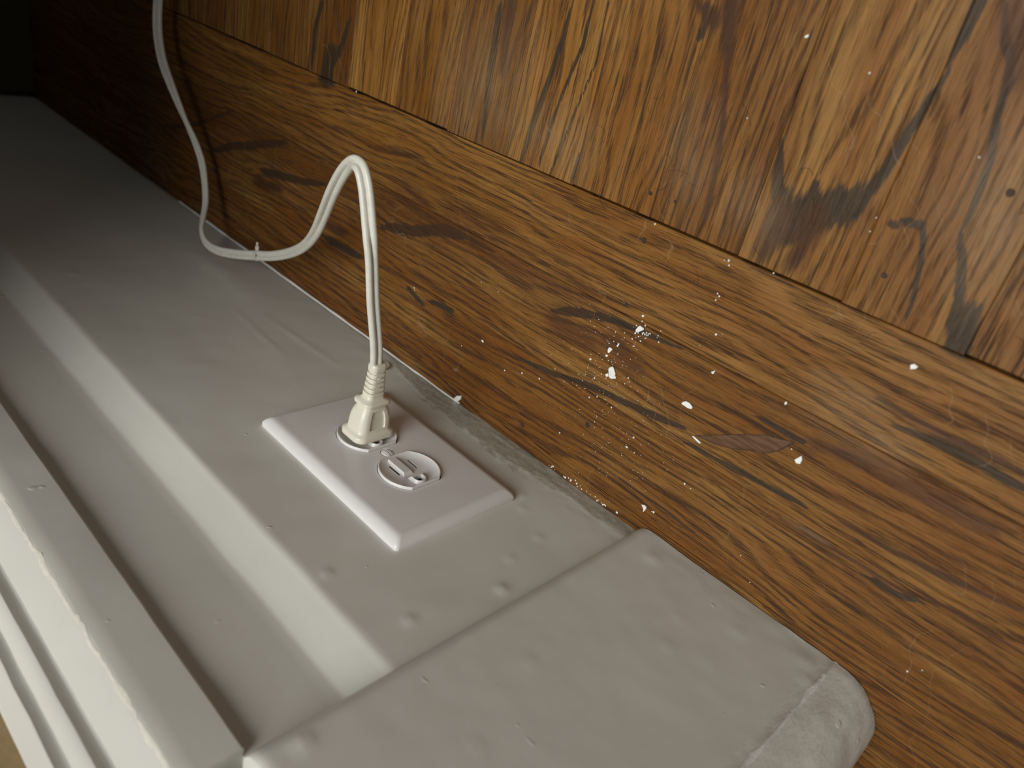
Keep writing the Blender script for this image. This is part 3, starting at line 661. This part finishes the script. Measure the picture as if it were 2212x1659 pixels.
for z in zs:
    lp = []
    top = max(0.0, (z - 147) / 3.0)
    for i, (x, y) in enumerate(plan):
        d = plinth_d(x, y, z)
        nx, ny = (0, 1)
        if x > 236: nx, ny = (x - 236.6) / 26, max(0, (y + 20) / 26.5)
        if i < 2: nx, ny = 0, 0
        xx = x + nx * d - (0 if x > 125 else 0)
        lp.append(V(xx, y + ny * d - 1.2 * top * top * (1 if y > 0 else 0), z))
    loops.append(lp)
rings(bm, loops, True, True)
bmesh.ops.recalc_face_normals(bm, faces=bm.faces)
tag(link('trim_1', bm, M_PLINTH, None, True, 50), 'plain painted plinth block with rounded worn right corner, standing on the floor', 'plinth block', kind='structure')
# pale worn paint along the cap edge and plinth ridge, ridge highlight painted in


def worn_edge(path, width, seed):
    """path(t) -> three points across an edge, skinned into a thin ragged film"""
    bm = bmesh.new()
    lo = []
    for i, (a, b, c) in enumerate(path):
        w0 = max(.05, width * (.55 + .9 * noise.noise(Vector((i * .11, seed, 0))) + .5 * noise.noise(Vector((i * .5, seed, 3)))))
        w1 = max(.05, width * (.55 + .9 * noise.noise(Vector((i * .13, seed, 7))) + .5 * noise.noise(Vector((i * .6, seed, 9)))))
        A = Vector(b) + (Vector(a) - Vector(b)) * w0
        B = Vector(b) + (Vector(c) - Vector(b)) * w1
        lo.append([V(*A), V(*b), V(*B)])
    rings(bm, lo, False, False, False)
    return bm


pth = []
z = -70
while z < 147:
    q = [(x, y + plinth_d(x, y, z) + .07, z) for x, y in ((232.6, 6.3), (234.0, 6.9), (235.0, 7.3), (236.0, 6.9), (237.6, 6.4))]
    pth.append((q[0], q[2], q[3]))
    z += 1.2
bm = worn_edge(pth, 1.0, 2.0)
tag(keep(link('worn_edge', bm, M_WORN, None, True, 60), bpy.data.objects['trim_1']), 'pale worn paint and painted highlight on the corner ridge')
pth = []
x = -520
while x < 110:
    q = []
    for i in (5, 6, 7):
        y, z = cap_prof[i]
        q.append((x, y + .35 * noise.noise(Vector((x * .05, i * .35, 2))) + .06, z + .35 * noise.noise(Vector((x * .06, i * .35, 8))) + .05))
    pth.append(q)
    x += 1.6
bm = worn_edge(pth, .9, 6.0)
tag(keep(link('worn_edge', bm, M_WORN2, None, True, 60), base), 'yellowed bare edge of the cap')
bm = bmesh.new()
cas = [(119, -30), (119, -7), (121, -5), (150, -4.6), (153, -9), (158, -10), (162, -5), (166, -4.5), (200, -4.5), (204, -9), (208, -10), (212, -5), (240, -5), (243, -8), (243, -30)]
rings(bm, [[V(x, y, 150.05) for x, y in cas], [V(x, y, 700) for x, y in cas]])
bmesh.ops.recalc_face_normals(bm, faces=bm.faces)
tag(link('trim_2', bm, M_CAP, None, True, 30), 'painted door casing standing on the plinth block', 'casing', kind='structure')

# ------------------------------------------------------------------ wall outlet


def boolean(o, cutters):
    for c in cutters:
        m = o.modifiers.new('cut', 'BOOLEAN')
        m.operation = 'DIFFERENCE'
        m.object = c
        m.solver = 'EXACT'
    dg = bpy.context.evaluated_depsgraph_get()
    me = bpy.data.meshes.new_from_object(o.evaluated_get(dg))
    o.modifiers.clear()
    o.data = me
    for c in cutters:
        bpy.data.objects.remove(c)
    me.polygons.foreach_set('use_smooth', [True] * len(me.polygons))
    me.set_sharp_from_angle(angle=math.radians(28))


def dshape(cx, r, flat, y, n=14):
    """round receptacle face with two flat ends (normal to x)"""
    a0 = math.acos(flat / r)
    pts = []
    for k in range(n + 1):
        a = a0 + (math.pi - 2 * a0) * k / n
        pts.append((cx + r * math.cos(a), r * math.sin(a)))
    for k in range(n + 1):
        a = math.pi + a0 + (math.pi - 2 * a0) * k / n
        pts.append((cx + r * math.cos(a), r * math.sin(a)))
    return [V(x, y, z) for x, z in pts[::-1]]


outlet = empty('wall_outlet', V(0, 0, 0))
tag(outlet, 'white duplex wall outlet mounted sideways in the grey baseboard', 'outlet')
PX, PZ = 125.5 / 2, 83.4 / 2
bm = bmesh.new()
rings(bm, [rrect(0, 0, PX - .2, PZ - .2, 2.0, -.6), rrect(0, 0, PX, PZ, 2.2, .2), rrect(0, 0, PX, PZ, 2.2, 1.9), rrect(0, 0, PX - .35, PZ - .35, 2.2, 2.7),
           rrect(0, 0, PX - 1.3, PZ - 1.3, 2.2, 4.0), rrect(0, 0, PX - 2.7, PZ - 2.7, 2.2, 5.3), rrect(0, 0, PX - 4.0, PZ - 4.0, 2.2, 5.9), rrect(0, 0, PX - 5.6, PZ - 5.6, 2.0, 6.1)])
bmesh.ops.recalc_face_normals(bm, faces=bm.faces)
plate = link('wall_plate', bm, M_PLATE)
cut = []
for cx in (-19.4, 19.4):
    bm = bmesh.new()
    rings(bm, [dshape(cx, 17.6, 14.6, 2.0), dshape(cx, 17.6, 14.6, 9)])
    bmesh.ops.recalc_face_normals(bm, faces=bm.faces)
    cut.append(link('cutter', bm, M_DARK))
bm = bmesh.new()
circ = lambda cx, cz, r, y, n=24: [V(cx + r * math.cos(-2 * math.pi * k / n), y, cz + r * math.sin(-2 * math.pi * k / n)) for k in range(n)]
rings(bm, [circ(0, 0, 3.0, 2), circ(0, 0, 3.2, 4.2), circ(0, 0, 4.3, 6.2), circ(0, 0, 4.3, 9)])
bmesh.ops.recalc_face_normals(bm, faces=bm.faces)
cut.append(link('cutter', bm, M_DARK))
boolean(plate, cut)
keep(plate, outlet)

for cx in (-19.4, 19.4):
    bm = bmesh.new()
    lp = [dshape(cx, 17.15, 14.3, .5), dshape(cx, 17.15, 14.3, 7.3), dshape(cx, 16.95, 14.1, 7.65), dshape(cx, 16.55, 13.8, 7.7), dshape(cx, 16.2, 13.5, 7.45), dshape(cx, 15.5, 12.9, 6.9), dshape(cx, 11.8, 11.2, 5.6)]
    rings(bm, lp)
    # raised bars between the slots: a flat plateau and two slopes, and the boss round the ground hole
    bmesh.ops.recalc_face_normals(bm, faces=bm.faces)
    rec = link('receptacle', bm, M_RECEP)
    cut = []
    for z0 in (6.4, -6.4):
        c = bmesh.new(); box(c, cx - 9.2, cx + (0.2 if z0 > 0 else -.8), .9, 9, z0 - .75, z0 + .75)
        bmesh.ops.recalc_face_normals(c, faces=c.faces)
        cut.append(link('cutter', c, M_DARK))
    c = bmesh.new()
    gx = cx + 8.6
    g = [(gx + 2.6 * math.cos(a), 2.6 * math.sin(a)) for a in [math.radians(-90 + 18 * k) for k in range(11)]] + [(gx - 1.6, 2.6), (gx - 1.6, -2.6)]
    rings(c, [[V(x, .9, z) for x, z in g[::-1]], [V(x, 9, z) for x, z in g[::-1]]])
    bmesh.ops.recalc_face_normals(c, faces=c.faces)
    cut.append(link('cutter', c, M_DARK))
    boolean(rec, cut)
    keep(rec, outlet)
    # centre bar
    c = bmesh.new()
    b = [(-12.6, 5.5), (2.8, 5.5), (2.8, -1.0), (-12.6, -1.0)]
    t = [(-12.6, 4.9), (1.4, 4.9), (1.4, .2), (-12.6, .2)]
    rings(c, [[V(cx + x, 5.4, z) for x, z in b], [V(cx + x, 7.5, z) for x, z in t]])
    bmesh.ops.recalc_face_normals(c, faces=c.faces)
    bar = link('face_bar', c, M_RECEP, None, True, 25)
    keep(bar, rec)
    # ground boss
    c = bmesh.new()
    def gsh(r, y, x0): return [V(gx + r * math.cos(a), y, r * math.sin(a)) for a in [math.radians(-90 + 18 * k) for k in range(11)][::-1]] + [V(gx - x0, y, -r), V(gx - x0, y, r)]
    def gsh(r, y, x0):
        q = [(gx + r * math.cos(a), r * math.sin(a)) for a in [math.radians(-90 + 18 * k) for k in range(11)]] + [(gx - x0, r), (gx - x0, -r)]
        return [V(min(x, cx + 13.2), y, z) for x, z in q[::-1]]
    rings(c, [gsh(4.6, 5.2, 4.4), gsh(3.5, 7.5, 2.6), gsh(2.75, 7.45, 1.75), gsh(2.6, 4.2, 1.6)], False, False)
    bmesh.ops.recalc_face_normals(c, faces=c.faces)
    keep(link('ground_boss', c, M_RECEP, None, True, 30), rec)
    c = bmesh.new()
    box(c, cx - 9.1, cx + .1, 1.2, 5.0, 5.75, 7.05); box(c, cx - 9.1, cx - .9, 1.2, 4.6, -7.05, -5.75); box(c, gx - 1.5, gx + 2.0, 1.2, 5.0, -2.0, 2.0)
    keep(tag(link('slot', c, M_DARK, None, False), 'dark inside of the slots'), rec)
bm = bmesh.new()
box(bm, -36.9, 36.9, .3, .6, -17.3, 17.3)
keep(tag(link('back_strap', bm, M_DARK, None, False), 'dark strap seen in the gap round the receptacles'), outlet)
bm = bmesh.new()
rings(bm, [circ(0, 0, 3.0, 1.0), circ(0, 0, 3.9, 4.9), circ(0, 0, 3.9, 5.6), circ(0, 0, 3.3, 6.3), circ(0, 0, 2.0, 6.8), circ(0, 0, .8, 6.95)])
bmesh.ops.recalc_face_normals(bm, faces=bm.faces)
scr = link('screw', bm, M_PLATE)
c = bmesh.new(); box(c, -6, 6, 5.5, 9, -.5, .5); bmesh.ops.recalc_face_normals(c, faces=c.faces)
boolean(scr, [link('cutter', c, M_DARK)])
keep(tag(scr, 'white slotted screw between the receptacles'), outlet)

# ------------------------------------------------------------------ power cord with moulded plug
cord = empty('power_cord', V(-19.4, 8.2, 0))
tag(cord, 'ivory two core power cord with cream ribbed plug, looping from the wall outlet', 'power cord')
PC = -19.4


def rr(hx, hz, r, y, dz=0.0, n=7): return rrect(PC, dz, hx, hz, r, y, n)


bm = bmesh.new()
secs = [(9.2, 12.2, 5.0, 8.0), (10.0, 13.1, 5.4, 8.5), (10.1, 13.2, 5.4, 10.8), (9.7, 12.8, 5.2, 11.8), (8.6, 11.6, 5.0, 12.5), (8.0, 11.0, 4.6, 13.4), (7.8, 10.8, 4.4, 15.5), (7.6, 10.6, 4.2, 18.5),
        (7.3, 10.1, 4.0, 21.5), (6.7, 9.2, 3.8, 24.5), (5.9, 7.9, 3.6, 27.0), (5.2, 6.9, 3.4, 28.6), (5.4, 7.2, 3.5, 29.0)]
rings(bm, [rr(*s) for s in secs])
bmesh.ops.recalc_face_normals(bm, faces=bm.faces)
body = link('plug', bm, M_PLUG, None, True, 50)
c = bmesh.new()                                # pressed grip panels on both broad faces
cut = []
for s in (1, -1):
    c = bmesh.new()
    lo = []
    for yy, hz, d in ((14.6, 4.8, 6.9), (16, 5.2, 6.6), (20, 4.9, 6.3), (24, 4.1, 5.8), (25.6, 3.2, 5.4)):
        lo.append([V(PC + s * d, yy, -hz), V(PC + s * 14, yy, -hz - 1.2), V(PC + s * 14, yy, hz + 1.2), V(PC + s * d, yy, hz)])
    rings(c, lo)
    bmesh.ops.recalc_face_normals(c, faces=c.faces)
    cut.append(link('cutter', c, M_PLUG))
boolean(body, cut)
body.data.set_sharp_from_angle(angle=math.radians(50))
keep(tag(body, 'cream moulded two blade plug pushed into the outlet'), cord)
# collar flange
bm = bmesh.new()
rings(bm, [rr(4.6, 6.2, 3.2, 28.0), rr(6.4, 8.0, 3.6, 28.4), rr(7.2, 9.0, 4.0, 29.1), rr(7.3, 9.1, 4.0, 30.4), rr(6.9, 8.7, 3.9, 31.2), rr(5.2, 6.8, 3.4, 31.7), rr(4.5, 5.9, 3.0, 32.6), rr(4.2, 5.5, 2.8, 34.0)])
bmesh.ops.recalc_face_normals(bm, faces=bm.faces)
keep(link('plug_collar', bm, M_PLUG, None, True, 50), body)
# ribbed strain relief
bm = bmesh.new()
lo = []
y = 33.0
for k in range(5):
    t = k / 5
    hx, hz = 4.35 - .7 * t, 5.6 - .9 * t
    lo += [rr(hx - .95, hz - .95, 2.2, y), rr(hx - .95, hz - .95, 2.2, y + .75), rr(hx - .1, hz - .1, 2.6, y + .85), rr(hx, hz, 2.7, y + 1.2), rr(hx, hz, 2.7, y + 2.5), rr(hx - .12, hz - .12, 2.6, y + 2.85)]
    y += 2.95
lo += [rr(2.9, 3.9, 2.0, y), rr(2.9, 3.9, 2.0, y + .75), rr(3.5, 4.6, 2.6, y + .9), rr(3.7, 4.8, 2.7, y + 1.4), rr(3.75, 4.8, 2.7, y + 4.4), rr(3.4, 4.5, 2.5, y + 5.2), rr(2.7, 3.8, 2.0, y + 5.5)]
rings(bm, lo)
bmesh.ops.recalc_face_normals(bm, faces=bm.faces)
keep(tag(link('strain_relief', bm, M_PLUG, None, True, 35), 'ribbed sleeve where the cord leaves the plug'), body)
Y_END = y + 5
# webs that bridge the ribs
bm = bmesh.new()
for k in range(5):
    for s in (1, -1):
        yy = 33.0 + 2.95 * k
        hz = 1.0
        if k % 2 == 0: box(bm, PC + s * 2.6 - .6, PC + s * 3.3 + .3 * s, yy - .1, yy + 1.0, -hz, hz)
bmesh.ops.recalc_face_normals(bm, faces=bm.faces)
keep(link('rib_web', bm, M_PLUG), body)
for s in (1, -1):                               # blades in the slots
    bm = bmesh.new(); box(bm, PC - 7.6, PC - 1.3, 3, 9, s * 6.4 - .6, s * 6.4 + .6)
    bmesh.ops.recalc_face_normals(bm, faces=bm.faces)
    keep(tag(link('blade', bm, plain('brass_blade', (.6, .45, .2), .3, .5, metallic=1)), 'metal blade'), body)


def catmull(P, per=10):
    out = []
    n = len(P)
    for i in range(n - 1):
        p0 = P[max(i - 1, 0)]; p1 = P[i]; p2 = P[i + 1]; p3 = P[min(i + 2, n - 1)]
        # centripetal-like tangents by chord length
        d0 = max((p1 - p0).length, 1e-6) ** .5; d1 = max((p2 - p1).length, 1e-6) ** .5; d2 = max((p3 - p2).length, 1e-6) ** .5
        m1 = (p2 - p1) if i == 0 else ((p1 - p0) / d0 - (p2 - p0) / (d0 + d1) + (p2 - p1) / d1) * d1
        m2 = (p2 - p1) if i == n - 2 else ((p2 - p1) / d1 - (p3 - p1) / (d1 + d2) + (p3 - p2) / d2) * d1
        for k in range(per):
            t = k / per; t2 = t * t; t3 = t2 * t
            out.append((2 * t3 - 3 * t2 + 1) * p1 + (t3 - 2 * t2 + t) * m1 + (-2 * t3 + 3 * t2) * p2 + (t3 - t2) * m2)
    out.append(P[-1].copy())
    return out


pts = catmull([Vector(c[:3]) for c in CORD])
wid = catmull([Vector(c[3:]) for c in CORD])
for _ in range(2):
    pts = [pts[0]] + [(pts[i - 1] + 2 * pts[i] + pts[i + 1]) / 4 for i in range(1, len(pts) - 1)] + [pts[-1]]
    wid = [wid[0]] + [(wid[i - 1] + 2 * wid[i] + wid[i + 1]) / 4 for i in range(1, len(wid) - 1)] + [wid[-1]]
R0, SEP = 1.88, 1.92                             # a figure of eight section
sec = []
for sgn in (1, -1):
    for k in range(12):
        a = math.radians(-166 + 332 * k / 11)
        sec.append((sgn * (SEP + R0 * math.cos(a)), sgn * R0 * math.sin(a)))
bm = bmesh.new()
loops = []
frames = []
for i, p in enumerate(pts):
    t = (pts[min(i + 1, len(pts) - 1)] - pts[max(i - 1, 0)]).normalized()
    w = wid[i] - t * wid[i].dot(t)
    w.normalize()
    nrm = t.cross(w)
    frames.append((p, t, w, nrm))
    loops.append([V(*(p + w * a + nrm * b)) for a, b in sec])
rings(bm, loops)
bmesh.ops.recalc_face_normals(bm, faces=bm.faces)
keep(tag(link('cord', bm, M_CORD, None, True, 40), 'ivory flat two core cord with a groove down the middle'), cord)
# little clear tie round the cord
i0 = min(range(len(pts)), key=lambda i: (pts[i] - Vector(CORD[16][:3])).length)
p, t, w, nrm = frames[i0]
bm = bmesh.new()
lo = []
for tt, s in ((-1.5, .55), (-1.5, 1.0), (1.5, 1.0), (1.5, .55)):
    lo.append([V(*(p + t * tt + w * (4.3 * math.cos(a)) * (.86 + .14 * s) * (1 if s > .9 else .95) + nrm * (2.7 * math.sin(a)) * (.8 + .2 * s))) for a in [2 * math.pi * k / 16 for k in range(16)]])
rings(bm, lo, False, False)
up = w if w.z > 0 else -w
if up.y < 0 and abs(up.z) < .3: up = -up
b0 = p + up * 4.0
for r0, h0, h1 in ((1.9, 0, 3.4), (1.1, 3.4, 6.0)):
    rings(bm, [[V(*(b0 + up * h + t * (r * math.cos(a)) + nrm * (r * .8 * math.sin(a)))) for a in [2 * math.pi * k / 8 for k in range(8)]] for h, r in ((h0, r0 * .8), (h0 + .5, r0), (h1 - .5, r0), (h1, r0 * .7))])
bmesh.ops.recalc_face_normals(bm, faces=bm.faces)
keep(tag(link('cable_tie', bm, M_TIE), 'clear plastic tie with a short knotted tail'), cord)

# ------------------------------------------------------------------ paint chips and dust
for idx, (label, th, pl) in enumerate(CHIPS):
    cx = sum(q[0] for q in pl) / len(pl); cy = sum(q[1] for q in pl) / len(pl)
    rnd = random.Random(idx)
    tx, ty = rnd.uniform(-.10, .10), rnd.uniform(-.10, .10)
    lift = max(abs(tx * (x - cx) + ty * (y - cy)) for x, y in pl) + .14
    bm = bmesh.new()
    def ring(s, dz): return [V(cx + (x - cx) * s - cx, cy + (y - cy) * s - cy, -FL * 2 + FL + dz + lift + tx * (x - cx) + ty * (y - cy)) for x, y in pl]
    def ring(s, dz): return [Vector((((x - cx) * s) * .001, ((y - cy) * s) * .001, (dz + lift + tx * (x - cx) * s + ty * (y - cy) * s) * .001)) for x, y in pl]
    rings(bm, [ring(.94, 0), ring(1.0, th * .3), ring(.99, th * .75), ring(.9, th), ring(.45, th * rnd.uniform(.85, 1.1))])
    bmesh.ops.recalc_face_normals(bm, faces=bm.faces)
    o = link('paint_chip', bm, M_CHIP, None, True, 35)
    o.location = V(cx, cy, -FL)
    tag(o, label, 'paint chip', 'white paint chips on the floor')
bm = bmesh.new()
for k in range(26):
    DUST.append((random.uniform(50, 104), random.uniform(1.6, 3.4), random.uniform(.3, .9)))
for x, y, r in DUST:
    if y < 1.5: continue
    n = 5
    a0 = random.random() * 6
    h = r * random.uniform(.5, .9)
    b = [V(x + r * math.cos(a0 + 2 * math.pi * k / n) * random.uniform(.7, 1.2), y + r * math.sin(a0 + 2 * math.pi * k / n) * random.uniform(.7, 1.2), -FL + .1) for k in range(n)]
    t_ = [V(x, y, -FL + h + .1)]
    vb = [bm.verts.new(q) for q in b]; vt = bm.verts.new(t_[0])
    for k in range(n): bm.faces.new((vb[k], vb[(k + 1) % n], vt))
bmesh.ops.recalc_face_normals(bm, faces=bm.faces)
tag(link('paint_dust', bm, M_CHIP, None, False), 'scattered white paint crumbs and plaster dust on the oak border', 'dust', kind='stuff')
bm = bmesh.new()
rnd = random.Random(5)
for k in range(26):
    x, y = (rnd.gauss(75, 35), rnd.gauss(190, 22)) if k < 18 else (rnd.uniform(120, 240), rnd.uniform(120, 220))
    a = rnd.uniform(0, 6.28); L = rnd.uniform(4, 12); cv = rnd.uniform(-2.2, 2.2)
    lo = []
    for s in range(9):
        aa = a + cv * s / 8
        x += L / 8 * math.cos(aa); y += L / 8 * math.sin(aa)
        nx, ny = -math.sin(aa), math.cos(aa)
        w = .07
        lo.append([V(x + nx * w, y + ny * w, -FL + .28), V(x, y, -FL + .28 + w * 1.6), V(x - nx * w, y - ny * w, -FL + .28)])
    rings(bm, lo)
bmesh.ops.recalc_face_normals(bm, faces=bm.faces)
tag(link('hair', bm, M_HAIR), 'thin loose hairs lying on the floor boards', 'hair', kind='stuff')

# ------------------------------------------------------------------ dark desk at the far end of the baseboard; unseen top added for shade
desk = empty('desk', V(-800, 200, -FL))
tag(desk, 'dark wooden desk end standing against the baseboard at the far dim end, with an unseen top added to shade it', 'desk')
bm = bmesh.new(); box(bm, -845, -805, 6, 545, -FL, 405); bevel_all(bm, 1.5)
bmesh.ops.recalc_face_normals(bm, faces=bm.faces)
keep(link('side_panel', bm, M_DESK), desk)
bm = bmesh.new(); box(bm, -1280, -95, -28, 560, 405.2, 437); bevel_all(bm, 2)
bmesh.ops.recalc_face_normals(bm, faces=bm.faces)
keep(link('added_shade_top', bm, M_DESK), desk)
bm = bmesh.new(); box(bm, -1280, -1240, 6, 545, -FL, 405); bevel_all(bm, 1.5)
bmesh.ops.recalc_face_normals(bm, faces=bm.faces)
keep(link('side_panel', bm, M_DESK), desk)
